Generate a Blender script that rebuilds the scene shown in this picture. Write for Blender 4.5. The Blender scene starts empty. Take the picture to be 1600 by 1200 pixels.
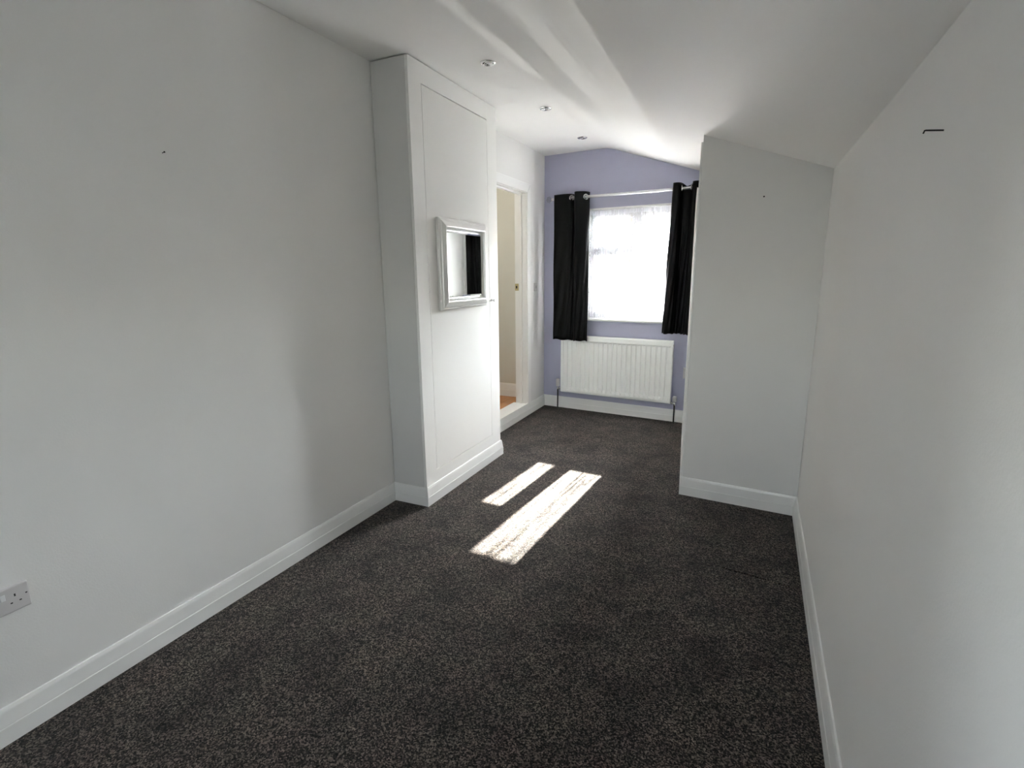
import bpy, bmesh, math, random
from mathutils import Vector, Matrix
random.seed(7)
sc = bpy.context.scene
C = sc.collection
S = 0.95                                   # survey units -> metres
R = math.radians

# ------------------------------------------------------------------ camera
cd = bpy.data.cameras.new('camera'); cam = bpy.data.objects.new('camera', cd); C.objects.link(cam)
cd.sensor_fit = 'HORIZONTAL'; cd.sensor_width = 36.0; cd.lens = 814.68 / 1600 * 36
cd.clip_start = .02; cd.clip_end = 200
ya_, pi_, ro_ = R(25.0345), R(12.0577), R(-.5577)
F = Vector((-math.sin(ya_) * math.cos(pi_), math.cos(ya_) * math.cos(pi_), -math.sin(pi_)))
R0 = Vector((math.cos(ya_), math.sin(ya_), 0)); U0 = R0.cross(F)
RX = R0 * math.cos(ro_) + U0 * math.sin(ro_); UX = -R0 * math.sin(ro_) + U0 * math.cos(ro_)
cam.matrix_world = Matrix(((RX.x, UX.x, -F.x, 0), (RX.y, UX.y, -F.y, 0), (RX.z, UX.z, -F.z, 1.5 * S), (0, 0, 0, 1)))
sc.camera = cam

# ------------------------------------------------------------------ sky, sun, exposure
w = bpy.data.worlds.new('sky'); sc.world = w; w.use_nodes = True
nt = w.node_tree; nt.nodes.clear()
sky = nt.nodes.new('ShaderNodeTexSky'); sky.sky_type = 'NISHITA'; sky.sun_disc = False
sky.sun_elevation = R(32); sky.sun_rotation = R(5); sky.dust_density = .7; sky.air_density = 1.0
hs = nt.nodes.new('ShaderNodeHueSaturation'); hs.inputs['Saturation'].default_value = .3
bg = nt.nodes.new('ShaderNodeBackground'); bg.inputs[1].default_value = 5.9
wo = nt.nodes.new('ShaderNodeOutputWorld')
nt.links.new(sky.outputs[0], hs.inputs['Color']); nt.links.new(hs.outputs[0], bg.inputs[0]); nt.links.new(bg.outputs[0], wo.inputs[0])
sd = bpy.data.lights.new('sun', 'SUN'); sd.energy = 68; sd.angle = R(.53); sd.color = (1, .95, .86)
sun = bpy.data.objects.new('sun', sd); C.objects.link(sun)
sdir = Vector((-.085, -1, -1 / 1.60))       # the way the sunlight travels
sun.rotation_euler = sdir.to_track_quat('-Z', 'Y').to_euler()
# added unseen lamp outside, throwing light streaks up through the window onto the ceiling
gd = bpy.data.lights.new('ceiling_streak_lamp', 'SPOT'); gd.energy = 540; gd.spot_size = R(34); gd.spot_blend = .2
gd.shadow_soft_size = .02; gd.color = (1, .96, .9)
gl = bpy.data.objects.new('ceiling_streak_lamp', gd); C.objects.link(gl)
gl.location = Vector((-1.13, 11.0, -.62)) * S
gl.rotation_euler = (Vector((-1.15, 5.45, 1.6)) * S - gl.location).to_track_quat('-Z', 'Y').to_euler()
def portal(loc, toward, sx, sy):
    d = bpy.data.lights.new('window_portal', 'AREA'); d.shape = 'RECTANGLE'; d.size = sx * S; d.size_y = sy * S
    d.cycles.is_portal = True
    o = bpy.data.objects.new('window_portal', d); C.objects.link(o); o.location = Vector(loc) * S
    o.rotation_euler = Vector(toward).to_track_quat('-Z', 'Z').to_euler()
portal((-1.18, 5.66, 1.57), (-.09, -1, 0), 1.0, 1.2)
portal((-2.28, -1.75, 1.525), (1, 0, 0), .75, .8)
portal((-.585, -2.36, 1.45), (0, 1, 0), .38, .55)
hd = bpy.data.lights.new('hall_fill', 'POINT'); hd.energy = 3.4; hd.shadow_soft_size = .15; hd.color = (1, .95, .84)  # added point light brightening the hall, no fixture
hl = bpy.data.objects.new('hall_fill', hd); C.objects.link(hl); hl.location = Vector((-3.0, 4.2, 2.3)) * S
sc.view_settings.view_transform = 'Standard'; sc.view_settings.look = 'None'
sc.view_settings.gamma = 1; sc.view_settings.use_curve_mapping = False; sc.view_settings.exposure = 1.79
cy = sc.cycles
cy.max_bounces = 14; cy.diffuse_bounces = 8; cy.glossy_bounces = 6; cy.transmission_bounces = 8; cy.transparent_max_bounces = 24
cy.sample_clamp_direct = 80; cy.sample_clamp_indirect = 13; cy.caustics_reflective = False; cy.caustics_refractive = False
cy.use_denoising = True

# ------------------------------------------------------------------ materials
def mat(name, color, rough=.6, metal=0., bump=None, spec=.5, coat=0, var=None, sheen=0):
    m = bpy.data.materials.new(name); m.use_nodes = True
    n = m.node_tree; b = n.nodes['Principled BSDF']
    b.inputs['Base Color'].default_value = (*color, 1); b.inputs['Roughness'].default_value = rough
    b.inputs['Metallic'].default_value = metal; b.inputs['Specular IOR Level'].default_value = spec
    b.inputs['Coat Weight'].default_value = coat
    b.inputs['Sheen Weight'].default_value = sheen
    tc = n.nodes.new('ShaderNodeTexCoord')
    if var:                                  # (scale, amount): faint mottling of the paint
        no = n.nodes.new('ShaderNodeTexNoise'); no.inputs['Scale'].default_value = var[0]; no.inputs['Detail'].default_value = 4
        n.links.new(tc.outputs['Object'], no.inputs['Vector'])
        mx = n.nodes.new('ShaderNodeMix'); mx.data_type = 'RGBA'
        mx.inputs[6].default_value = (*[c * (1 - var[1]) for c in color], 1); mx.inputs[7].default_value = (*[min(1, c * (1 + var[1])) for c in color], 1)
        n.links.new(no.outputs['Fac'], mx.inputs[0]); n.links.new(mx.outputs[2], b.inputs['Base Color'])
    if bump:                                 # (scale, strength, distance)
        nb = n.nodes.new('ShaderNodeTexNoise'); nb.inputs['Scale'].default_value = bump[0]; nb.inputs['Detail'].default_value = 3
        n.links.new(tc.outputs['Object'], nb.inputs['Vector'])
        bn = n.nodes.new('ShaderNodeBump'); bn.inputs['Strength'].default_value = bump[1]; bn.inputs['Distance'].default_value = bump[2]
        n.links.new(nb.outputs['Fac'], bn.inputs['Height']); n.links.new(bn.outputs[0], b.inputs['Normal'])
    return m
M = {}
M['wall'] = mat('white_emulsion', (.79, .785, .77), .75, bump=(160, .25, .0015), var=(2.2, .02), spec=.3)
M['ceil'] = mat('ceiling_emulsion', (.87, .865, .85), .6, bump=(90, .15, .001), var=(1.5, .015), spec=.35)
M['purple'] = mat('lilac_emulsion', (.45, .455, .585), .7, bump=(160, .25, .0015), var=(2.5, .03), spec=.3)
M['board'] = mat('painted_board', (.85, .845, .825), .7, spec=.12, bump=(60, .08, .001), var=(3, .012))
M['side'] = mat('shaded_side_board', (.66, .655, .64), .7, bump=(60, .08, .001), var=(3, .012))  # board colour darkened to carry the shade of the cupboard's side
M['trim'] = mat('white_gloss', (.84, .84, .825), .3, bump=(40, .06, .001))
M['frame'] = mat('white_upvc', (.82, .82, .83), .25)
M['rad'] = mat('radiator_enamel', (.90, .915, .895), .28)
M['plast'] = mat('white_plastic', (.62, .60, .60), .35)
M['greyplast'] = mat('grey_plastic', (.33, .325, .32), .4)
M['dark'] = mat('dark_void', (.01, .01, .01), .6)
M['gap'] = mat('shadow_gap', (.05, .05, .048), .9)
M['chrome'] = mat('chrome', (.78, .78, .78), .12, 1)
M['satin'] = mat('satin_chrome', (.85, .85, .85), .3, 1)
M['brass'] = mat('aged_brass', (.50, .42, .24), .35, 1)
M['copper'] = mat('dark_pipe', (.012, .01, .010), .4)
M['silver'] = mat('silver_paint', (.80, .80, .78), .30, .55, bump=(70, .05, .001))
M['mirror'] = mat('mirror_glass', (.90, .93, .93), .015, 1)
M['steel'] = mat('nail_steel', (.03, .03, .03), .5, .6)
M['curtain'] = mat('black_blackout_satin', (.0022, .0022, .0025), .42, spec=.12)
M['brick'] = mat('orange_brick', (.10, .028, .007), .85, bump=(60, .5, .004), var=(9, .25))
M['mortar'] = mat('mortar', (.08, .055, .035), .9)
M['tarmac'] = mat('pale_concrete', (.33, .325, .32), .9, var=(3, .2))
M['render'] = mat('white_render', (.82, .80, .76), .9)
M['felt'] = mat('bounce_roof_felt', (.24, .24, .235), .9, var=(2, .1))
M['oak'] = mat('oak_plank', (.44, .20, .075), .4, var=(14, .3))
M['hall'] = mat('hall_magnolia', (.66, .65, .59), .7, bump=(160, .2, .0015))

def carpet_mat():
    m = bpy.data.materials.new('charcoal_twist_carpet'); m.use_nodes = True
    n = m.node_tree; L = n.links.new; b = n.nodes['Principled BSDF']
    tc = n.nodes.new('ShaderNodeTexCoord')
    def noise(s, d=2, r=.6):
        x = n.nodes.new('ShaderNodeTexNoise'); x.inputs['Scale'].default_value = s; x.inputs['Detail'].default_value = d; x.inputs['Roughness'].default_value = r
        L(tc.outputs['Object'], x.inputs['Vector']); return x
    vo = n.nodes.new('ShaderNodeTexVoronoi'); vo.inputs['Scale'].default_value = 230; L(tc.outputs['Object'], vo.inputs['Vector'])
    fine = n.nodes.new('ShaderNodeSeparateColor'); L(vo.outputs['Color'], fine.inputs[0]); mid = noise(48, 3, .6); big = noise(4.6, 5, .62); red = noise(7, 2)
    def ramp(src, p):
        r = n.nodes.new('ShaderNodeValToRGB'); e = r.color_ramp.elements
        e[0].position, e[0].color = p[0][0], (*p[0][1], 1); e[1].position, e[1].color = p[-1][0], (*p[-1][1], 1)
        for q in p[1:-1]:
            z = e.new(q[0]); z.color = (*q[1], 1)
        L(src, r.inputs[0]); return r
    def mul(a, c):
        x = n.nodes.new('ShaderNodeMix'); x.data_type = 'RGBA'; x.blend_type = 'MULTIPLY'; x.inputs[0].default_value = 1
        L(a, x.inputs[6]); L(c, x.inputs[7]); return x.outputs[2]
    g = ramp(fine.outputs[0], [(.05, (.003, .0024, .0025)), (.5, (.0235, .0195, .0172)), (1.0, (.158, .132, .113))])
    g2 = ramp(mid.outputs['Fac'], [(.3, (.62,) * 3), (.7, (1.38,) * 3)])
    g3 = ramp(big.outputs['Fac'], [(.36, (.60, .58, .60)), (.5, (1.0,) * 3), (.64, (1.25, 1.24, 1.19))])
    g4 = ramp(red.outputs['Fac'], [(.35, (1.0, 1.02, 1.0)), (.65, (1.05, .96, .99))])
    c = mul(mul(mul(g.outputs[0], g2.outputs[0]), g3.outputs[0]), g4.outputs[0])
    L(c, b.inputs['Base Color']); b.inputs['Roughness'].default_value = 1; b.inputs['Specular IOR Level'].default_value = .08
    b.inputs['Sheen Weight'].default_value = .08; b.inputs['Sheen Roughness'].default_value = .6
    ad = n.nodes.new('ShaderNodeMath'); ad.operation = 'ADD'; L(fine.outputs[0], ad.inputs[0]); L(mid.outputs['Fac'], ad.inputs[1])
    bn = n.nodes.new('ShaderNodeBump'); bn.inputs['Strength'].default_value = .75; bn.inputs['Distance'].default_value = .006
    L(ad.outputs[0], bn.inputs['Height']); L(bn.outputs[0], b.inputs['Normal'])
    return m
M['carpet'] = carpet_mat()

def glass_mat():
    m = bpy.data.materials.new('window_glass'); m.use_nodes = True
    n = m.node_tree; n.nodes.clear(); L = n.links.new
    t = n.nodes.new('ShaderNodeBsdfTransparent'); t.inputs[0].default_value = (.95, .97, .97, 1)
    g = n.nodes.new('ShaderNodeBsdfGlossy'); g.inputs['Roughness'].default_value = .01
    f = n.nodes.new('ShaderNodeFresnel'); f.inputs[0].default_value = 1.35
    x = n.nodes.new('ShaderNodeMixShader'); o = n.nodes.new('ShaderNodeOutputMaterial')
    L(f.outputs[0], x.inputs[0]); L(t.outputs[0], x.inputs[1]); L(g.outputs[0], x.inputs[2]); L(x.outputs[0], o.inputs[0])
    return m
M['glass'] = glass_mat()

def lace_mat():
    # open net with woven floral columns; thread cover rises where the cloth turns edge-on to the ray
    m = bpy.data.materials.new('white_lace_net'); m.use_nodes = True
    n = m.node_tree; n.nodes.clear(); L = n.links.new
    uv = n.nodes.new('ShaderNodeUVMap'); uv.uv_map = 'cloth'
    sp = n.nodes.new('ShaderNodeSeparateXYZ'); L(uv.outputs[0], sp.inputs[0])
    def mth(op, a, b=None, clamp=False):
        x = n.nodes.new('ShaderNodeMath'); x.operation = op; x.use_clamp = clamp
        for i, q in enumerate((a, b)):
            if q is None: continue
            if isinstance(q, (int, float)): x.inputs[i].default_value = q
            else: L(q, x.inputs[i])
        return x.outputs[0]
    U, V = sp.outputs[0], sp.outputs[1]
    # floral motifs: distorted voronoi rings, confined to columns and a bottom border
    cb = n.nodes.new('ShaderNodeCombineXYZ'); L(mth('MULTIPLY', U, 34), cb.inputs[0]); L(mth('MULTIPLY', V, 26), cb.inputs[1])
    no = n.nodes.new('ShaderNodeTexNoise'); no.inputs['Scale'].default_value = 1.0; no.inputs['Detail'].default_value = 2; L(cb.outputs[0], no.inputs['Vector'])
    ring = mth('ABSOLUTE', mth('SUBTRACT', no.outputs['Fac'], .5))
    motif = mth('LESS_THAN', ring, .035)
    col = mth('GREATER_THAN', mth('SINE', mth('MULTIPLY', U, 26)), -.15)
    border = mth('LESS_THAN', V, .13)
    area = mth('MAXIMUM', col, border)
    pat = mth('MULTIPLY', motif, area)
    # close-woven vertical ribs, a few millimetres wide and slightly wandering
    cr = n.nodes.new('ShaderNodeCombineXYZ'); L(mth('MULTIPLY', U, 62), cr.inputs[0]); L(mth('MULTIPLY', V, 1.6), cr.inputs[1])
    nr = n.nodes.new('ShaderNodeTexNoise'); nr.inputs['Scale'].default_value = 1.0; nr.inputs['Detail'].default_value = 1; L(cr.outputs[0], nr.inputs['Vector'])
    rib = mth('MULTIPLY', mth('SUBTRACT', nr.outputs['Fac'], .52), 14, True)
    head = mth('GREATER_THAN', V, .965)
    cover = mth('ADD', mth('ADD', mth('MULTIPLY', pat, .48), mth('MULTIPLY', rib, .60)), .17)
    cover = mth('MAXIMUM', cover, mth('MULTIPLY', head, .8))
    ge = n.nodes.new('ShaderNodeNewGeometry')
    dt = n.nodes.new('ShaderNodeVectorMath'); dt.operation = 'DOT_PRODUCT'; L(ge.outputs['Normal'], dt.inputs[0]); L(ge.outputs['Incoming'], dt.inputs[1])
    ca = mth('MAXIMUM', mth('ABSOLUTE', dt.outputs['Value']), .08)
    trans = mth('POWER', mth('SUBTRACT', 1.0, cover), mth('DIVIDE', .92, ca))
    tr = n.nodes.new('ShaderNodeBsdfTransparent')
    tl = n.nodes.new('ShaderNodeBsdfTranslucent'); tl.inputs[0].default_value = (.88, .88, .92, 1)
    df = n.nodes.new('ShaderNodeBsdfDiffuse'); df.inputs[0].default_value = (.88, .88, .92, 1)
    a = n.nodes.new('ShaderNodeMixShader'); a.inputs[0].default_value = .35; L(tl.outputs[0], a.inputs[1]); L(df.outputs[0], a.inputs[2])
    x = n.nodes.new('ShaderNodeMixShader'); L(trans, x.inputs[0]); L(a.outputs[0], x.inputs[1]); L(tr.outputs[0], x.inputs[2])
    o = n.nodes.new('ShaderNodeOutputMaterial'); L(x.outputs[0], o.inputs[0])
    return m
M['lace'] = lace_mat()
def clear_mat():
    m = bpy.data.materials.new('clear_acrylic'); m.use_nodes = True
    b = m.node_tree.nodes['Principled BSDF']; b.inputs['Transmission Weight'].default_value = 1; b.inputs['Roughness'].default_value = .05; b.inputs['IOR'].default_value = 1.45
    return m
M['acrylic'] = clear_mat()

# ------------------------------------------------------------------ mesh helpers
ID = lambda p: Vector(p)
def frame(x0, y0, s):
    n = math.hypot(1, s)
    def f(p):                                # p = (along the wall, out into the room, up)
        u, o, z = p
        return Vector((x0 + (u + s * o) / n, y0 + (s * u - o) / n, z))
    return f
XL, XC, XF, XR, XA = -2.1302, -1.8674, -2.1498, .322, -.367
YCN, YCF, YP, YA = 2.664, 3.7565, 5.4696, 3.5285
SP, SA = -.0913, -.0794
ZC, XRG = 2.6957, -1.4523
FP = frame(XF, YP, SP); FA = frame(XA, YA, SA)

class MB:
    def __init__(s, T=ID): s.v = []; s.f = []; s.T = T; s.sm = []
    def add(s, vs, fs, smooth=False):
        o = len(s.v); s.v += [s.T(p) for p in vs]; s.f += [[i + o for i in f] for f in fs]; s.sm += [smooth] * len(fs)
        return s
    def box(s, a0, a1, b0, b1, c0, c1):
        vs = [(a, b, c) for a in (a0, a1) for b in (b0, b1) for c in (c0, c1)]
        return s.add(vs, [(0, 1, 3, 2), (4, 6, 7, 5), (0, 4, 5, 1), (2, 3, 7, 6), (0, 2, 6, 4), (1, 5, 7, 3)])
    def prism(s, poly, d0, d1, ax=2, smooth=False):
        # poly: 2-D points in the two other axes, extruded along ax
        def mk(p, d):
            q = list(p); q.insert(ax, d); return tuple(q)
        n = len(poly)
        s.add([mk(p, d0) for p in poly] + [mk(p, d1) for p in poly], [(i, (i + 1) % n, n + (i + 1) % n, n + i) for i in range(n)], smooth)
        s.add([mk(p, d0) for p in poly], [tuple(range(n))]); s.add([mk(p, d1) for p in poly], [tuple(range(n))])
        return s
    def loft(s, rings, closed=True, caps=True, smooth=False):
        n = len(rings[0]); vs = [p for r in rings for p in r]; fs = []
        for k in range(len(rings) - 1):
            for i in range(n if closed else n - 1):
                j = (i + 1) % n; fs.append((k * n + i, k * n + j, (k + 1) * n + j, (k + 1) * n + i))
        s.add(vs, fs, smooth)
        if caps: s.add(rings[0], [tuple(range(n))]); s.add(rings[-1], [tuple(range(n))])
        return s
    def tube(s, pts, r, n=12, smooth=True):
        pts = [Vector(p) for p in pts]; rings = []
        for i, p in enumerate(pts):
            d = (pts[min(i + 1, len(pts) - 1)] - pts[max(i - 1, 0)]).normalized()
            a = d.cross(Vector((0, 0, 1)) if abs(d.z) < .9 else Vector((0, 1, 0))).normalized(); b = d.cross(a)
            rr = r[i] if isinstance(r, (list, tuple)) else r
            rings.append([tuple(p + a * rr * math.cos(2 * math.pi * k / n) + b * rr * math.sin(2 * math.pi * k / n)) for k in range(n)])
        return s.loft(rings, smooth=smooth)
    def lathe(s, prof, c, ax=2, n=24, smooth=True):
        # prof: (radius, height along ax)
        rings = []
        for r, h in prof:
            ring = []
            for k in range(n):
                q = [max(r, 1e-5) * math.cos(2 * math.pi * k / n), max(r, 1e-5) * math.sin(2 * math.pi * k / n)]; q.insert(ax, h)
                ring.append((q[0] + c[0], q[1] + c[1], q[2] + c[2]))
            rings.append(ring)
        return s.loft(rings, smooth=smooth)
    def build(s, name, m, parent=None, bevel=0, seg=2, loc=None, uv=None, fix=True):
        base = parent_base(parent) if parent else Vector(loc or (0, 0, 0))
        me = bpy.data.meshes.new(name)
        me.from_pydata([tuple((p - base) * S) for p in s.v], [], s.f)
        for p, q in zip(me.polygons, s.sm): p.use_smooth = q
        if uv:
            l = me.uv_layers.new(name='cloth')
            for lp in me.loops: l.data[lp.index].uv = uv[lp.vertex_index]
        if fix:
            bm = bmesh.new(); bm.from_mesh(me)
            bmesh.ops.remove_doubles(bm, verts=bm.verts, dist=1e-6); bmesh.ops.recalc_face_normals(bm, faces=bm.faces)
            bm.to_mesh(me); bm.free()
        me.materials.append(m)
        o = bpy.data.objects.new(name, me); C.objects.link(o)
        if parent: o.parent = parent
        else: o.location = base * S
        if bevel:
            b = o.modifiers.new('bevel', 'BEVEL'); b.width = bevel * S; b.segments = seg; b.limit_method = 'ANGLE'; b.angle_limit = R(40)
            b.harden_normals = False
        return o
BASE = {}
def parent_base(o):
    if o.name in BASE: return BASE[o.name]
    return parent_base(o.parent) if o.parent else o.location / S
def thing(name, label, cat, loc, group=None):
    o = bpy.data.objects.new(name, None); C.objects.link(o); o.location = Vector(loc) * S; o.empty_display_size = .1
    BASE[o.name] = Vector(loc)
    o['label'] = label; o['category'] = cat
    if group: o['group'] = group
    return o
def struct(o, label=None):
    o['kind'] = 'structure'
    if label: o['label'] = label
    return o
def tag(o, label, cat, group=None):
    o['label'] = label; o['category'] = cat
    if group: o['group'] = group
    return o

# ------------------------------------------------------------------ room shell
def interp(x, tab):
    if x <= tab[0][0]: return tab[0][1]
    for (a, p), (b, q) in zip(tab, tab[1:]):
        if x <= b: return p + (q - p) * (x - a) / (b - a)
    return tab[-1][1]
def slope(y): return interp(y, [(1.3, .3956), (2.0, .3916), (3.4, .3728), (5.4, .339)])
def cz(x, y):
    d = x - XRG; r = .07                      # softly rounded change of pitch
    m = slope(y)
    if d <= -r: return ZC
    if d >= r: return ZC - m * d
    return ZC - m * (d + r) ** 2 / (4 * r)
YB = -2.2
struct(MB().box(-2.30, .50, YB - .1, 5.75, -.12, 0).build('floor', M['carpet']), 'mottled charcoal grey twist pile carpet')
xs = [-2.45, -2.13, -1.8] + [XRG - .07 + .14 * i / 8 for i in range(9)] + [-1.1, -.7, -.367, 0, .322, .5]
ys = [YB - .1, 0, 1.3, 1.6, 2.0, 2.5, 3.0, 3.5285, 4.2, 4.8, 5.3, 5.6, 5.75]
c = MB(); nx = len(xs); ny = len(ys)
bot = [(x, y, cz(x, y)) for y in ys for x in xs]; top = [(x, y, cz(x, y) + .14) for y in ys for x in xs]
c.add(bot, [(j * nx + i, j * nx + i + 1, (j + 1) * nx + i + 1, (j + 1) * nx + i) for j in range(ny - 1) for i in range(nx - 1)], True)
c.add(top, [(j * nx + i, j * nx + i + 1, (j + 1) * nx + i + 1, (j + 1) * nx + i) for j in range(ny - 1) for i in range(nx - 1)], False)
rim = [(0, i) for i in range(nx)] + [(j, nx - 1) for j in range(1, ny)] + [(ny - 1, i) for i in range(nx - 2, -1, -1)] + [(j, 0) for j in range(ny - 2, 0, -1)]
idx = [j * nx + i for j, i in rim]; nr = len(idx)
c.add([bot[i] for i in idx] + [top[i] for i in idx], [(k, (k + 1) % nr, nr + (k + 1) % nr, nr + k) for k in range(nr)])
struct(c.build('ceiling', M['ceil']), 'white ceiling, flat at left and sloping down to the right')

B0, B1, BZ0, BZ1 = -2.1, -1.52, 1.20, 1.80
struct(MB().box(XL - .14, XL, YB, B0, 0, ZC + .01).box(XL - .14, XL, B1, YCF, 0, ZC + .01).box(XL - .14, XL, B0, B1, 0, BZ0).box(XL - .14, XL, B0, B1, BZ1, ZC + .01).build('wall_left', M['wall']), 'long plain white wall at left')
def topped(poly, name, m, label, extra=.012):
    # wall whose head follows the ceiling
    pts = []
    n = len(poly)
    for i in range(n):
        a, b = poly[i], poly[(i + 1) % n]
        k = max(1, int(math.dist(a, b) / .12))
        pts += [(a[0] + (b[0] - a[0]) * t / k, a[1] + (b[1] - a[1]) * t / k) for t in range(k)]
    mb = MB(); n = len(pts)
    lo = [(x, y, 0) for x, y in pts]; hi = [(x, y, cz(x, y) + extra) for x, y in pts]
    mb.add(lo + hi, [(i, (i + 1) % n, n + (i + 1) % n, n + i) for i in range(n)])
    mb.add(lo, [tuple(range(n))]); mb.add(hi, [tuple(range(n))])
    return struct(mb.build(name, m), label)
topped([(XR, YB), (XR + .12, YB), (XR + .12, 5.6), (XR, 5.6)], 'wall_right', M['wall'], 'plain white wall at right under the slope')
XA2, YA2 = -.573, 5.321                      # far end of the slanted side of the projecting wall
def fa(u, o): p = FA((u, o, 0)); return (p.x, p.y)
topped([fa(0, 0), fa(.69, 0), fa(.69, -.10), (XA + .11, YA + .12), (XA2 + .10, YA2 + .0), (XA2, YA2)], 'wall_projecting', M['wall'], 'white projecting wall face right of the window bay')
# far left wall with the doorway
D0, D1, DT, DS = 4.11, 4.975, 2.270, .115
mb = MB().box(XF - .12, XF, YCF - .05, D0, 0, ZC + .01).box(XF - .12, XF, D1, YP + .02, 0, ZC + .01).box(XF - .12, XF, D0, D1, DT, ZC + .01).box(XF - .12, XF, D0, D1, 0, DS)
struct(mb.build('wall_far_left', M['wall']), 'short white wall with a doorway beside the lilac wall')
# lilac window wall
W0, W1, WB, WT = .505, 1.46, .99, 2.130
mb = MB(FP)
def pw(u0, u1, z0, z1):
    k = max(1, int((u1 - u0) / .07)); mbv = []
    for i in range(k):
        a = u0 + (u1 - u0) * i / k; b = u0 + (u1 - u0) * (i + 1) / k
        za = cz(FP((a, 0, 0)).x, 5.35) + .004 if z1 is None else z1; zb = cz(FP((b, 0, 0)).x, 5.35) + .004 if z1 is None else z1
        vs = [(a, 0, z0), (b, 0, z0), (b, 0, zb), (a, 0, za), (a, -.28, z0), (b, -.28, z0), (b, -.28, zb), (a, -.28, za)]
        mb.add(vs, [(0, 1, 2, 3), (7, 6, 5, 4), (3, 2, 6, 7), (0, 4, 5, 1)] + ([(0, 3, 7, 4)] if i == 0 else []) + ([(1, 5, 6, 2)] if i == k - 1 else []))
pw(0, W0, 0, None); pw(W1, 2.45, 0, None); pw(W0, W1, WT, None); pw(W0, W1, 0, WB)
struct(mb.build('wall_far', M['purple'], fix=False), 'lilac painted window wall at the far end')
# white plastered reveals of the window
mb = MB(FP).box(W0 - .001, W0 + .004, -.275, -.001, WB, WT).box(W1 - .004, W1 + .001, -.275, -.001, WB, WT).box(W0, W1, -.275, .003, WT - .012, WT + .002)
struct(mb.build('trim_1', M['trim']), 'thin white window reveal lining')
# back wall; unseen windows added there and at left to light the room
K0, K1, KZ0, KZ1 = -.72, -.44, 1.22, 1.68
for q, (a, b) in enumerate(((XL - .14, K0), (K0, K1), (K1, XR + .12))):
    if q == 1:
        struct(MB().box(a, b, YB - .1, YB, 0, KZ0).box(a, b, YB - .1, YB, KZ1, cz(a, YB) + .005).build('wall_back', M['wall']), 'plain white wall behind')
    else:
        topped([(a, YB - .1), (b, YB - .1), (b, YB), (a, YB)], 'wall_back', M['wall'], 'plain white wall behind')
fill_win_back = MB()
for a, b, p, q in ((K0, K1, KZ0, KZ0 + .04), (K0, K1, KZ1 - .04, KZ1), (K0, K0 + .04, KZ0, KZ1), (K1 - .04, K1, KZ0, KZ1)): fill_win_back.box(a, b, YB - .09, YB - .03, p, q)
fill_win_back = struct(fill_win_back.build('fill_window_back', M['frame']))  # added window behind the camera, lets fill light in
MB().box(K0 + .03, K1 - .03, YB - .062, YB - .058, KZ0 + .03, KZ1 - .03).build('pane', M['glass'], fill_win_back)
mb = MB()
for a, b, p, q in ((B0, B1, BZ0, BZ0 + .06), (B0, B1, BZ1 - .06, BZ1), (B0, B0 + .06, BZ0, BZ1), (B1 - .06, B1, BZ0, BZ1)): mb.box(XL - .10, XL - .04, a, b, p, q)
fill_win_left = struct(mb.build('fill_window_left', M['frame']))  # added left window out of view, lights the near end
MB().box(XL - .072, XL - .068, B0 + .05, B1 - .05, BZ0 + .05, BZ1 - .05).build('pane', M['glass'], fill_win_left)

# ------------------------------------------------------------------ boxed-in cupboard
cb = thing('built_in_cupboard', 'white floor-to-ceiling boxed cupboard with a flush door, between left wall and doorway', 'cupboard', (XL, YCN, 0))
X0 = XL + .005
PY0, PY1, PZ0, PZ1 = 2.795, 3.607, .213, 2.572
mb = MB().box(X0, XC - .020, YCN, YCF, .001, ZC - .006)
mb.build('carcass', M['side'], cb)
mb = MB()
g = .006
for a, b, p, q in ((YCN, PY0 - g, 0.001, ZC - .006), (PY1 + .0015, YCF, 0.001, ZC - .006), (PY0 - g, PY1 + .0015, PZ1 + g, ZC - .006), (PY0 - g, PY1 + .0015, .001, PZ0 - .003)):
    mb.box(XC - .0185, XC, a, b, p, q)
mb.build('face_frame', M['board'], cb)
dr = MB().box(XC - .0185, XC - .0008, PY0, PY1, PZ0, PZ1).build('door', M['board'], cb, bevel=.0012)
hk = MB().lathe([(0, 0), (.011, 0), (.011, .004), (.006, .006), (.005, .016), (.010, .019), (.010, .024), (0, .027)], (0, 0, 0), ax=0, n=16)
hk.v = [v + Vector((XC, 3.635, 1.291)) for v in hk.v]
hk.build('door_knob', M['chrome'], dr)['label'] = 'small chrome turn knob'
MB().box(XC, XC + .006, 3.598, 3.622, 1.285, 1.294).build('catch', M['chrome'], dr)

# ------------------------------------------------------------------ skirting boards: mitred sweep round the room
PR = [(0, 0), (.018, 0), (.018, .060), (.0165, .0625), (.0150, .0630), (.0160, .0650), (.0105, .110), (.0095, .114), (.006, .1235), (.004, .1243), (0, .1243)]
path = [(XL, YB), (XL, YCN), (XC, YCN), (XC, YCF), (XF, YCF), (XF, YP), None]
pc = FP((1.583, 0, 0)); path[-1] = (pc.x, pc.y)
path += [(XA, YA), fa(.69, 0), (XR, YB)]
path[-2] = (XR, YA + SA * .69)
names = ['baseboard_left', 'baseboard_cupboard_side', 'baseboard_cupboard_front', 'baseboard_cupboard_end', 'baseboard_doorway', 'baseboard_far', 'baseboard_bay_right', 'baseboard_projecting', 'baseboard_right']
def nrm(a, b):
    d = Vector((b[0] - a[0], b[1] - a[1])).normalized(); return Vector((d.y, -d.x))     # room lies to the right of the path
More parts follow.
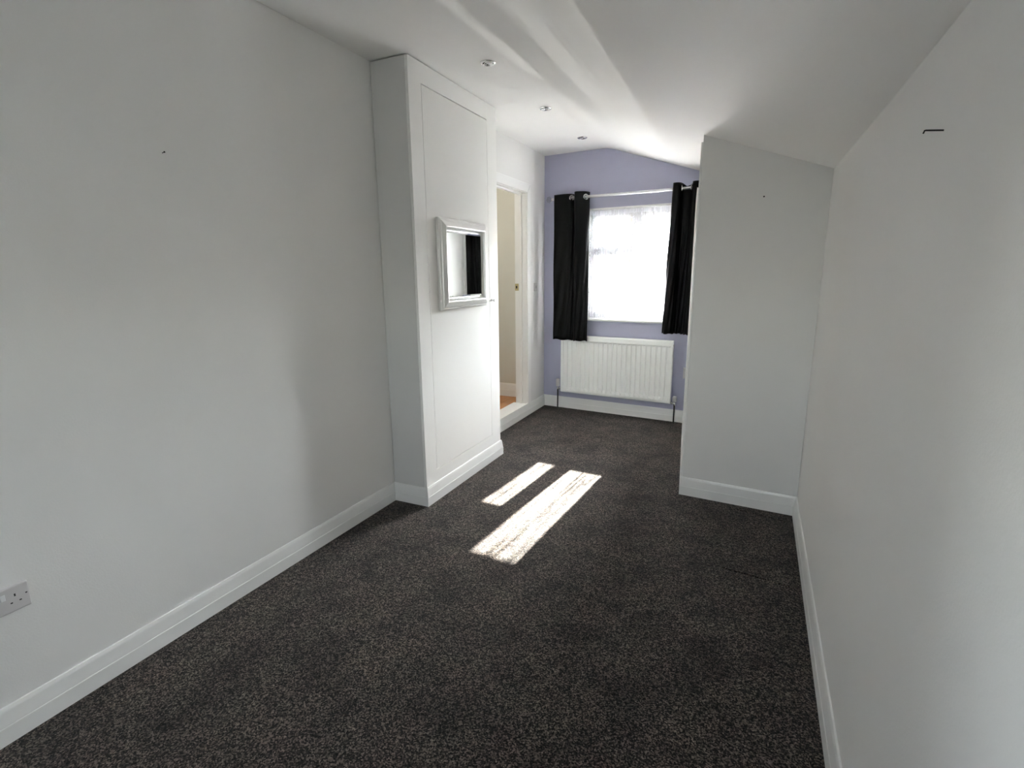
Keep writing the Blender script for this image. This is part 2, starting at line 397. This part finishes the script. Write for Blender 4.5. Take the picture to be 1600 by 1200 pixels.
for i, nme in enumerate(names):
    a, b = Vector(path[i]), Vector(path[i + 1]); n = nrm(a, b)
    def mit(p, m2):
        if m2 is None: return n
        s = n + m2; return s / (s.dot(n))
    ma = mit(a, nrm(path[i - 1], path[i]) if i else None); mbb = mit(b, nrm(path[i + 1], path[i + 2]) if i + 2 < len(path) else None)
    if nme == 'baseboard_bay_right': ma = n
    if nme == 'baseboard_far': mbb = n
    r0 = [(a.x + ma.x * t, a.y + ma.y * t, z + .0005) for t, z in PR]; r1 = [(b.x + mbb.x * t, b.y + mbb.y * t, z + .0005) for t, z in PR]
    struct(MB().loft([r0, r1]).build(nme, M['trim']))

# ------------------------------------------------------------------ doorway
o = MB().box(XF - .125, XF + .002, D1 - .004, D1 + .02, DS, DT + .02).box(XF - .125, XF + .002, D0 - .02, D0 + .004, DS, DT + .02).box(XF - .125, XF + .002, D0, D1, DT - .004, DT + .02)
door = struct(o.build('door_1', M['trim'], loc=(XF, D0, DS)), 'open doorway with white lining and architrave')
AW = .080
def arch(y0, y1, z0, z1, miter=None):
    mb = MB(); mb.box(XF, XF + .016, y0, y1, z0, z1); return mb
MB().prism([(D1, .1253), (D1 + AW, .1253), (D1 + AW, DT + .085), (D1, DT)], XF, XF + .016, ax=0).build('architrave', M['trim'], door, bevel=.004)
MB().prism([(D0, .1253), (D0 - AW, .1253), (D0 - AW, DT + .085), (D0, DT)], XF, XF + .016, ax=0).build('architrave', M['trim'], door, bevel=.004)
MB().prism([(D0, DT), (D1, DT), (D1 + AW, DT + .085), (D0 - AW, DT + .085)], XF, XF + .016, ax=0).build('architrave', M['trim'], door, bevel=.004)
mb = MB().box(XF - .075, XF - .045, D1 - .018, D1 - .004, DS + .013, DT - .004).box(XF - .075, XF - .045, D0 + .004, D0 + .018, DS + .013, DT - .004).box(XF - .075, XF - .045, D0, D1, DT - .018, DT - .004)
mb.build('door_stop', M['trim'], door, bevel=.002)
MB().box(XF - .155, XF - .001, D0 - .0, D1, DS, DS + .013).box(XF - .001, XF + .020, D0 - AW, D1 + .0, .1253, .1345).build('threshold', M['trim'], door, bevel=.003)
kp = MB().box(XF - .125, XF - .085, D1 - .0065, D1 - .004, 1.318, 1.388).build('latch_keep', M['brass'], door)
MB().box(XF - .115, XF - .100, D1 - .0075, D1 - .0062, 1.340, 1.366).build('slot', M['dark'], kp)
# hall beyond
HY = 5.27
struct(MB().box(-3.75, XF - .12, HY, HY + .1, 0, 2.75).build('wall_hall', M['hall']), 'cream hall wall seen through the doorway')
struct(MB().box(-3.75, -3.65, 2.9, HY, 0, 2.75).box(-3.75, XL - .14, 2.8, 2.9, 0, 2.75).build('wall_hall_side', M['hall']))
struct(MB().box(-3.75, XF - .121, 2.8, HY + .1, 2.75, 2.85).build('ceiling_hall', M['ceil']))
struct(MB().box(-3.75, XF - .121, 2.8, HY, -.1, DS - .012).build('floor_hall', M['gap']))
fh = bpy.data.objects['floor_hall']
for k in range(12):
    x1 = XF - .156 - k * .125; mb = MB().box(x1 - .1235, x1, 3.6 + .2 * (k % 3), HY - .001, DS - .012, DS)
    mb.build('plank', M['oak'], fh, bevel=.001, seg=1)
r0 = [(-3.65, HY - t, DS + z * 1.2) for t, z in PR]; r1 = [(XF - .121, HY - t, DS + z * 1.2) for t, z in PR]
struct(MB().loft([r0, r1]).build('baseboard_hall', M['trim']))

# ------------------------------------------------------------------ joinery on the bay side of the projecting wall
sx = (XA2 - XA) / (YA2 - YA)
def side(p):                                  # p = (distance from the corner along the side wall, out, up)
    t, o, z = p; n = math.hypot(1, sx)
    return Vector((XA + (sx * t - o) / n, YA + (t + sx * o) / n, z))
MB(side).box(.004, .07, 0.0, .012, .1250, 2.255).build('trim_2', M['trim'], bevel=.003)
struct(bpy.data.objects['trim_2'], 'white vertical corner bead strip on the projecting wall edge')
d2 = struct(MB(side).box(.95, .985, 0, .016, .125, 2.13).box(1.62, 1.66, 0, .016, .125, 2.13).box(.95, 1.66, 0, .016, 2.09, 2.13).build('door_2', M['trim'], bevel=.004))
MB(side).box(.987, 1.618, 0, .008, .127, 2.088).build('door_leaf', M['trim'], d2, bevel=.002)

# ------------------------------------------------------------------ window
win = struct(MB(FP).box(W0 + .004, W1 - .004, -.15, -.09, WB + .02, WB + .075).box(W0 + .004, W1 - .004, -.15, -.09, WT - .075, WT - .012).box(W0 + .004, W0 + .045, -.15, -.09, WB + .02, WT - .012)
     .box(W1 - .045, W1 - .004, -.15, -.09, WB + .02, WT - .012).box(.972, 1.040, -.15, -.09, WB + .02, WT - .012).box(W0 + .04, .98, -.15, -.09, 1.690, 1.738)
     .build('window_1', M['frame'], bevel=.004), 'white plastic casement window in the lilac wall')
def sash(u0, u1, z0, z1, t=.045, tb=None):
    tb = tb or t
    f = MB(FP).box(u0, u0 + t, -.14, -.075, z0, z1).box(u1 - t, u1, -.14, -.075, z0, z1).box(u0 + t, u1 - t, -.14, -.075, z1 - t, z1).box(u0 + t, u1 - t, -.14, -.075, z0, z0 + tb)
    f = f.build('sash', M['frame'], win, bevel=.004)
    MB(FP).box(u0 + t - .005, u1 - t + .005, -.112, -.108, z0 + tb - .005, z1 - t + .005).build('pane', M['glass'], f)
sash(W0 + .036, .976, 1.735, WT - .068, .03)
sash(W0 + .036, .976, WB + .07, 1.692, .03, .05)
sash(1.036, W1 - .036, WB + .07, WT - .068, .050, .072)
hnd = MB(FP).box(.60, .70, -.075, -.060, 1.745, 1.760).box(.64, .665, -.075, -.055, 1.74, 1.765)
hnd.build('window_handle', M['greyplast'], win, bevel=.003)
MB(FP).box(W0 + .002, W1 - .002, -.15, .028, WB + .001, WB + .022).build('window_sill', M['trim'], win, bevel=.004)

# lace net just inside the frame
def fold_off(u, v):                           # v: 0 bottom .. 1 top
    s = u * 2 * math.pi
    a = .010 * math.sin(s / .062 + .8 * math.sin(s * 3.1) + .5 * (1 - v)) + .004 * math.sin(s / .031 + 1.3 + v)
    return a * (.55 + .45 * (1 - v))
nu, nv = 420, 24; mb = MB(FP); vs = []; uvs = []
for j in range(nv + 1):
    for i in range(nu + 1):
        a = i / nu; b = j / nv; u = W0 + .008 + (W1 - W0 - .016) * a
        vs.append((u, -.035 + fold_off(a * .95, b), WB + .030 + (WT - WB - .052) * b)); uvs.append((a * 1.0, b))
mb.add(vs, [(j * (nu + 1) + i, j * (nu + 1) + i + 1, (j + 1) * (nu + 1) + i + 1, (j + 1) * (nu + 1) + i) for j in range(nv) for i in range(nu)], True)
lace = mb.build('net_curtain', M['lace'], uv=uvs, fix=False)
tag(lace, 'sheer white floral lace net curtain hanging inside the window', 'net curtain')
MB(FP).tube([(W0 + .006, -.035, WT - .018), (W1 - .006, -.035, WT - .018)], .005, 8).build('net_rod', M['frame'], lace)

# curtain pole
ROF, RZ = .092, 2.240
pole = thing('curtain_pole', 'chrome curtain pole above the window carrying the black curtains', 'curtain pole', FP((.14, 0, RZ)))
MB(FP).tube([(.135, ROF, RZ), (1.76, ROF, RZ)], .0135, 16).build('rod', M['satin'], pole)
for u in (.215, 1.70):
    mb = MB(FP).tube([(u, .004, RZ), (u, ROF, RZ)], .006, 10)
    mb.tube([(u, .0005, RZ), (u, .006, RZ)], .022, 16); mb.build('bracket', M['chrome'], pole)
f = [(0, 0), (.012, .002), (.026, .012), (.033, .028), (.030, .045), (.018, .057), (0, .061)]
for sg, u in ((-1, .135), (1, 1.76)):
    mb = MB(FP); mb.lathe([(r, sg * h) for r, h in f], (u, ROF, RZ), ax=0, n=20)
    mb.build('finial', M['acrylic'], pole)
    MB(FP).tube([(u - sg * .012, ROF, RZ), (u + sg * .004, ROF, RZ)], .017, 16).build('collar', M['chrome'], pole)

# eyelet curtains: a plan path swept down, solid thickness
def catmull(pts, k=6):
    out = []
    P_ = [pts[0]] + pts + [pts[-1]]
    for i in range(1, len(P_) - 2):
        p0, p1, p2, p3 = P_[i - 1:i + 3]
        for t in range(k):
            t /= k
            out.append(tuple(.5 * (2 * b + (c_ - a) * t + (2 * a - 5 * b + 4 * c_ - d) * t * t + (3 * b - a - 3 * c_ + d) * t ** 3) for a, b, c_, d in zip(p0, p1, p2, p3)))
    out.append(pts[-1]); return out
def curtain(name, label, top, bottom, zt, zb, eyes, wr):
    root = thing(name, label, 'curtain', FP((top[0][0], 0, zb)))
    T_, B_ = catmull(top), catmull(bottom); n = len(T_); nv = 40; th = .0035
    rings = []
    def off(line):
        res = []
        for i, p in enumerate(line):
            a = line[max(i - 1, 0)]; b = line[min(i + 1, n - 1)]; dx, dy = b[0] - a[0], b[1] - a[1]; l = math.hypot(dx, dy) or 1
            res.append((p[0] - dy / l * th, p[1] + dx / l * th))
        return res
    for j in range(nv + 1):
        t = j / nv; e = t ** .8
        line = [(a[0] + (b[0] - a[0]) * e, a[1] + (b[1] - a[1]) * e) for a, b in zip(T_, B_)]
        line = [(p[0] + wr * math.sin(9 * t + i * .55) * math.sin(math.pi * t) * .4, p[1] + wr * math.sin(14 * t + i * .8) * t) for i, p in enumerate(line)]
        ol = off(line); ring = []
        def zz(i, j=j, t=t):
            z0 = zt(line[i], i / (n - 1)); z1 = zb + .004 * math.sin(i * .5)
            return z0 + (z1 - z0) * t
        ring = [(p[0], p[1], zz(i)) for i, p in enumerate(line)] + [(ol[i][0], ol[i][1], zz(i)) for i in range(n - 1, -1, -1)]
        rings.append(ring)
    MB(FP).loft(rings, smooth=True).build('cloth', M['curtain'], root)
    for (u, of, ang) in eyes:                 # ring axis lies along the local cloth normal
        mb = MB(); ax = Vector((math.cos(ang), math.sin(ang), 0)); s1 = Vector((-math.sin(ang), math.cos(ang), 0)); s2 = Vector((0, 0, 1))
        rings = []
        for k in range(28):
            t = 2 * math.pi * k / 28; d = s1 * math.cos(t) + s2 * math.sin(t); cpt = Vector((u, of, RZ)) + d * .0235
            rings.append([tuple(cpt + d * .0065 * math.cos(q) + ax * .006 * math.sin(q)) for q in [2 * math.pi * z / 8 for z in range(8)]])
        rings.append(rings[0])
        m2 = MB(FP); m2.loft(rings, caps=False, smooth=True); m2.build('eyelet', M['chrome'], root)
    return root
curtain('curtain', 'black eyelet curtain left of the window, its hem just over the radiator',
    [(.176, .125), (.245, .122), (.315, .112), (.352, .098), (.374, .070), (.386, .060), (.396, .085), (.404, .125), (.418, .150), (.434, .150), (.474, .120), (.508, .090), (.532, .040)],
    [(.180, .136), (.250, .138), (.325, .138), (.375, .130), (.398, .122), (.408, .120), (.416, .124), (.424, .142), (.436, .160), (.455, .166), (.500, .150), (.540, .134), (.568, .122)],
    lambda p, q: 2.277 + (.012 if q > .5 else 0) + .004 * math.sin(q * 9), .787, [(.360, .092, .9), (.511, .091, .75)], .005)
curtain('curtain', 'black eyelet curtain right of the window, partly hidden by the projecting wall',
    [(1.386, .125), (1.400, .140), (1.425, .140), (1.442, .125), (1.450, .095), (1.456, .060), (1.475, .048), (1.500, .045), (1.530, .048), (1.548, .065), (1.556, .110), (1.570, .135), (1.60, .140), (1.625, .12), (1.64, .07), (1.68, .06)],
    [(1.345, .110), (1.365, .135), (1.400, .142), (1.430, .130), (1.445, .105), (1.460, .080), (1.480, .070), (1.500, .072), (1.525, .085), (1.545, .105), (1.556, .130), (1.575, .145), (1.60, .145), (1.625, .13), (1.64, .10), (1.68, .08)],
    lambda p, q: 2.290 - (.035 * max(0, 1 - abs((p[0] - 1.503) / .05)) if p[1] < .105 and p[0] < 1.56 else 0), .905, [(1.448, .095, 2.6), (1.553, .095, .5)], .006)

# ------------------------------------------------------------------ radiator
rd = thing('radiator', 'white panel radiator fixed to the lilac wall under the window', 'radiator', FP((.85, 0, 0)))
U0_, U1_, Z0_, Z1_, OF, OB = .252, 1.452, .200, .832, .092, .045
NP = 23; pitch = (U1_ - U0_ - .04) / NP
line = []                                      # front sheet in plan: flat land, groove, land
for k in range(NP):
    a = U0_ + .02 + k * pitch
    line += [(a + pitch * .10, 0), (a + pitch * .22, -.009), (a + pitch * .38, -.009), (a + pitch * .50, 0), (a + pitch * .92, 0)]
def prof(z):
    e = min(z - (Z0_ + .050), (Z1_ - .050) - z)
    return max(0, min(1, e / .018))
zs = [Z0_, Z0_ + .012, Z0_ + .05, Z0_ + .056, Z0_ + .068, Z1_ - .068, Z1_ - .056, Z1_ - .05, Z1_ - .012, Z1_]
full = [(U0_, 0), (U0_ + .01, 0)] + line + [(U1_ - .01, 0), (U1_, 0)]
rings = []
for z in zs:
    k = prof(z); e = .006 if z in (Z0_, Z1_) else 0
    rings.append([(u, OF + o_ * k - e, z) for u, o_ in full] + [(U1_, OB, z), (U0_, OB, z)])
MB(FP).loft(rings).build('front_panel', M['rad'], rd, bevel=0)
# pressed water-way shoulders: small bright dimples along the foot and head
for k in range(NP):
    a = U0_ + .02 + (k + .71) * pitch
    for zc_, h in ((Z0_ + .050, .017), (Z1_ - .060, .009)):
        mb = MB(FP); lo = zc_ < .5; zt_, zb_ = (zc_ - h, zc_ + h) if lo else (zc_ + h, zc_ - h)
        # a wedge, deep at the panel's edge and dying out towards its middle
        base = [(a - .019, OF - .001, zt_), (a + .019, OF - .001, zt_), (a + .009, OF - .001, zb_), (a - .009, OF - .001, zb_)]
        mb.add(base + [(a - .016, OF + .011, zt_), (a + .016, OF + .011, zt_)], [(0, 1, 2, 3), (4, 5, 2, 3), (0, 4, 3), (1, 5, 2), (0, 1, 5, 4)])
        mb.build('pressing', M['rad'], rd)
mb = MB(FP)
for k in range(46):
    a = U0_ + .02 + k * (U1_ - U0_ - .04) / 46; mb.box(a, a + .004, .022, OB + .002, Z0_ + .06, Z1_ - .02)
cv = mb.build('convector_fin', M['rad'], rd); cv['kind'] = 'stuff'
MB(FP).box(U0_ + .15, U0_ + .18, 0.0005, .024, Z0_ + .05, Z1_ - .06).build('wall_bracket', M['rad'], rd)
MB(FP).box(U1_ - .18, U1_ - .15, 0.0005, .024, Z0_ + .05, Z1_ - .06).build('wall_bracket', M['rad'], rd)
mb = MB(FP).tube([(U1_ - .002, .068, Z1_ - .045), (U1_ + .012, .068, Z1_ - .045)], .008, 10); mb.build('bleed_valve', M['chrome'], rd)
def valve(u, zr, ztop, zbot, sgn):
    v = MB(FP).tube([(u, .068, zr - .026), (u, .068, zr + .012)], .011, 12).tube([(u, .068, zr), (u - sgn * .045, .068, zr)], .009, 12).tube([(u - sgn * .018, .068, zr), (u - sgn * .030, .068, zr)], .014, 6)
    v = v.build('valve', M['chrome'], rd)
    MB(FP).tube([(u, .068, zbot), (u, .068, zbot + .008), (u, .068, ztop - .010), (u, .068, ztop)], [.015, .021, .021, .015], 14).build('valve_cap', M['plast'], v)
    MB(FP).tube([(u, .068, .0005), (u, .068, zr - .02)], .0075, 12).build('pipe', M['copper'], rd)
valve(.208, .232, .338, .250, -1)
valve(1.492, .205, .278, .222, 1)

# ------------------------------------------------------------------ mirror on the cupboard
mr = thing('wall_mirror', 'rectangular mirror in a moulded silver-white frame hung on the cupboard door', 'mirror', (XC, 3.20, 1.26))
MY0, MY1, MZ0, MZ1 = 2.890, 3.520, 1.262, 1.846
pf = [(0, .0005), (0, .020), (.006, .025), (.016, .027), (.020, .034), (.044, .044), (.052, .047), (.058, .044), (.060, .030), (.072, .020), (.080, .018), (.080, .0005)]
rings = []
for cy_, cz_, sy_, sz_ in ((MY0, MZ0, 1, 1), (MY1, MZ0, -1, 1), (MY1, MZ1, -1, -1), (MY0, MZ1, 1, -1)):
    rings.append([(XC - .0008 + h, cy_ + sy_ * t, cz_ + sz_ * t) for t, h in pf])
rings.append(rings[0])
MB().loft(rings, caps=False).build('frame', M['silver'], mr, bevel=.001, seg=1)
t = .078; b = .012
g0 = [(XC + .008, MY0 + t, MZ0 + t), (XC + .008, MY1 - t, MZ0 + t), (XC + .008, MY1 - t, MZ1 - t), (XC + .008, MY0 + t, MZ1 - t)]
g1 = [(XC + .0105, MY0 + t + b, MZ0 + t + b), (XC + .0105, MY1 - t - b, MZ0 + t + b), (XC + .0105, MY1 - t - b, MZ1 - t - b), (XC + .0105, MY0 + t + b, MZ1 - t - b)]
mb = MB()
def swing(p):                                  # the glass sits slightly askew in its frame
    a = R(1.7); return (XC + .010 + (p[0] - XC - .008) + (p[1] - MY0 - t) * math.sin(a), p[1], p[2])
g0 = [swing(p) for p in g0]; g1 = [swing(p) for p in g1]
mb.add(g0 + g1, [(0, 1, 5, 4), (1, 2, 6, 5), (2, 3, 7, 6), (3, 0, 4, 7), (4, 5, 6, 7)]); mb.add([(x - .006, y, z) for x, y, z in g0] + g0, [(0, 1, 2, 3), (0, 1, 5, 4), (1, 2, 6, 5), (2, 3, 7, 6), (3, 0, 4, 7)])
mb.build('glass', M['mirror'], mr)['label'] = 'bevelled mirror glass'

# ------------------------------------------------------------------ downlights
lab = ['chrome recessed ceiling downlight nearest the camera, above the cupboard', 'middle chrome recessed downlight of the row of three', 'chrome recessed ceiling downlight nearest the lilac wall']
for i, (x, y) in enumerate(((-1.530, 2.990), (-1.545, 3.946), (-1.561, 4.905))):
    zc = cz(x, y) - .0005
    dl = thing('recessed_downlight', lab[i], 'ceiling light', (x, y, zc), 'downlights in the ceiling')
    MB().lathe([(.0455, 0), (.0455, -.003), (.040, -.0065), (.034, -.0065), (.031, -.003), (.031, 0)], (x, y, zc), n=32).build('bezel', M['chrome'], dl)
    MB().lathe([(.031, 0), (.031, -.0015), (0, -.0015)], (x, y, zc), n=24).build('recess', M['gap'], dl)
    MB().lathe([(.026, -.0012), (.026, -.006), (.0225, -.0075), (.020, -.005), (.008, -.0028), (0, -.0028)], (x + .003, y, zc), n=24).build('lamp', M['chrome'], dl)
    MB().lathe([(.0075, -.002), (.007, -.007), (0, -.008)], (x + .003, y, zc), n=14).build('bulb', M['frame'], dl)

# ------------------------------------------------------------------ sockets and switches
so = thing('double_socket', 'white double power socket low on the left wall at the picture edge', 'socket', (XL, .65, .43))
MB().box(XL, XL + .012, .572, .728, .433, .519).build('face_plate', M['plast'], so, bevel=.0035, seg=3)
for yc in (.690, .610):
    for y0, y1, z0, z1 in ((yc - .002, yc + .002, .484, .493), (yc - .0145, yc - .0085, .463, .467), (yc + .0085, yc + .0145, .463, .467)):
        MB().box(XL + .0113, XL + .0124, y0, y1, z0, z1).build('pin_hole', M['dark'], so)
MB().box(XL + .0113, XL + .0124, .7165, .7215, .479, .483).build('screw', M['dark'], so)
for yc in (.660, .640): MB().box(XL + .012, XL + .0145, yc - .006, yc + .006, .482, .503).build('rocker', M['frame'], so, bevel=.001)
sw = thing('light_switch', 'grey-white light switch on the short wall between doorway and lilac wall', 'switch', (XF, 5.205, 1.35))
MB().box(XF, XF + .010, 5.164, 5.246, 1.305, 1.391).build('face_plate', M['plast'], sw, bevel=.003)
MB().box(XF + .010, XF + .013, 5.198, 5.212, 1.334, 1.362).build('rocker', M['greyplast'], sw, bevel=.001)
s2 = thing('single_socket', 'small white surface-mounted socket low beside the radiator at the projecting wall', 'socket', side((1.60, 0, .53)))
MB(side).box(1.69, 1.775, 0, .030, .478, .572).build('back_box', M['plast'], s2, bevel=.003)
MB(side).box(1.686, 1.779, .030, .037, .474, .576).build('face_plate', M['plast'], s2, bevel=.003)

# ------------------------------------------------------------------ nails left in the walls, ceiling blemish
n1 = MB().tube([(XL - .004, 1.388, 1.964), (XL + .014, 1.388, 1.967)], .0014, 8).tube([(XL + .013, 1.388, 1.967), (XL + .015, 1.388, 1.967)], .0032, 10)
tag(n1.build('nail', M['steel'], loc=(XL, 1.388, 1.964)), 'small dark nail high in the left wall', 'nail')
n2 = MB().tube([(XR + .004, 1.433, 1.779), (XR - .030, 1.440, 1.784)], .0017, 8).tube([(XR - .029, 1.440, 1.784), (XR - .031, 1.440, 1.784), (XR - .033, 1.440, 1.778)], .0017, 8)
tag(n2.build('nail', M['steel'], loc=(XR, 1.433, 1.779)), 'longer bent nail high in the right wall', 'nail')
n3 = MB(FA).tube([(.356, -.004, 1.917), (.356, .003, 1.917)], .0045, 10)
tag(n3.build('screw', M['steel'], loc=FA((.356, 0, 1.917))), 'tiny screw head in the projecting wall', 'screw')

# ------------------------------------------------------------------ raised seams of the carpet over the floor hatch
def seam(pts, r):
    mb = MB(); out = []
    for (x0, y0), (x1, y1) in zip(pts, pts[1:]):
        k = 16; out += [(x0 + (x1 - x0) * t / k + random.uniform(-.003, .003), y0 + (y1 - y0) * t / k + random.uniform(-.003, .003), -r * .35) for t in range(k)]
    out.append((*pts[-1], -r * .35)); mb.tube(out, r, 8); return mb
fl = bpy.data.objects['floor']
seam([(-.056, 2.665), (.10, 2.640), (.255, 2.612)], .009).build('carpet_seam', M['carpet'], fl)
seam([(-.092, 3.39), (-.075, 3.05), (-.060, 2.70)], .006).build('carpet_seam', M['carpet'], fl)
seam([(-.06, 3.43), (.15, 3.38), (.27, 3.35)], .005).build('carpet_seam', M['carpet'], fl)

# ------------------------------------------------------------------ outside: neighbouring brick house and the street
GZ = -3.2
struct(MB().box(-30, 30, 5.9, 45, GZ - .2, GZ).box(-30, -4.2, -45, 5.9, GZ - .2, GZ).build('ground', M['tarmac']), 'grey street far below the window')
HX0, HX1, HYN = -9.0, -1.25, 6.60
fr_ = thing('bounce_roof', 'unseen pale roof added below the window to bounce light up', 'roof', (2.5, 8, -.6))  # added out of view to bounce sunlight up onto the ceiling
MB().box(-1.2, 8, 5.85, 9.4, -.55, -.35).build('bounce_top', M['felt'], fr_)
MB().box(-1.1, 7.9, 5.90, 9.3, GZ, -.55).build('wall', M['render'], fr_)
hs_ = thing('brick_house', 'orange brick house wall with a white window seen through the net curtain', 'house', (-2.6, HYN, GZ))
WX0, WX1, WZ0, WZ1 = -1.80, -1.575, 1.02, 2.20
mb = MB().box(HX0, WX0, HYN + .02, HYN + 5, GZ, 7.0).box(WX1, HX1, HYN + .02, HYN + 5, GZ, 7.0).box(WX0, WX1, HYN + .02, HYN + 5, WZ1, 7.0).box(WX0, WX1, HYN + .02, HYN + 5, GZ, WZ0).box(WX0, WX1, HYN + .12, HYN + 5, WZ0, WZ1)
mb.build('mortar_wall', M['mortar'], hs_)
# bricks you can pick out through the window, each its own piece
bl, bh, jt = .2263, .0684, .0105
meshes = {}
def brick(x0, x1, z0, z1, row):
    if x1 - x0 < .02: return
    k = (round(x1 - x0, 4), round(z1 - z0, 4))
    if k not in meshes:
        meshes[k] = MB().box(-(x1 - x0) / 2, (x1 - x0) / 2, 0, .022, 0, z1 - z0)
        me = bpy.data.meshes.new('brick'); q = meshes[k]
        me.from_pydata([tuple(p * S) for p in q.v], [], q.f); me.materials.append(M['brick']); me.update(); meshes[k] = me
    o = bpy.data.objects.new('brick', meshes[k]); C.objects.link(o); o.parent = hs_
    o.location = (Vector(((x0 + x1) / 2, HYN - .002 + random.uniform(-.003, .002), z0)) - Vector((-2.6, HYN, GZ))) * S
row = 0; z = .55
while z < 2.75:
    x = -2.50 + (bl + jt) * (.5 if row % 2 else 0)
    while x < HX1:
        a, b = x, min(x + bl, HX1)
        if z + bh > WZ0 - .03 and z < WZ1 + .02:      # cut round the window
            if a < WX0 - .005: brick(a, min(b, WX0 - .005), z, z + bh, row)
            if b > WX1 + .005: brick(max(a, WX1 + .005), b, z, z + bh, row)
        else: brick(a, b, z, z + bh, row)
        x += bl + jt
    z += bh + jt; row += 1
wf = MB().box(WX0, WX0 + .035, HYN + .03, HYN + .08, WZ0, WZ1).box(WX1 - .035, WX1, HYN + .03, HYN + .08, WZ0, WZ1).box(WX0, WX1, HYN + .03, HYN + .08, WZ1 - .035, WZ1).box(WX0, WX1, HYN + .03, HYN + .08, WZ0, WZ0 + .05).box(WX0, WX1, HYN + .03, HYN + .08, 1.60, 1.635).build('window', M['frame'], hs_)
MB().box(WX0 + .03, WX1 - .03, HYN + .05, HYN + .055, WZ0 + .04, WZ1 - .03).build('pane', M['mirror'], wf)
MB().box(WX0 - .04, WX1 + .04, HYN - .04, HYN + .05, WZ0 - .03, WZ0).build('window_sill', M['frame'], hs_)
MB().box(HX0, -1.075, HYN - .05, HYN + .03, 2.39, 2.82).build('sun_block', M['frame'], hs_)  # unseen box added to keep the sun off the upper left pane
rh = thing('rendered_house', 'pale rendered house far across the street behind the net curtain', 'house', (3, 30, GZ))
MB().box(-6, 12, 30, 38, GZ, 2.6).build('wall', M['render'], rh)
MB().prism([(29.6, 2.6), (38.4, 2.6), (34, 5.2)], -6.4, 12.4, ax=0).build('roof', M['brick'], rh)
for k in range(6):
    x = -4.6 + 2.8 * k; fr = MB().box(x, x + 1.3, 29.93, 30.0, -.3, 1.2).build('window', M['frame'], rh)
    MB().box(x + .08, x + .61, 29.91, 29.94, -.22, 1.12).build('pane', M['gap'], fr); MB().box(x + .69, x + 1.22, 29.91, 29.94, -.22, 1.12).build('pane', M['gap'], fr)
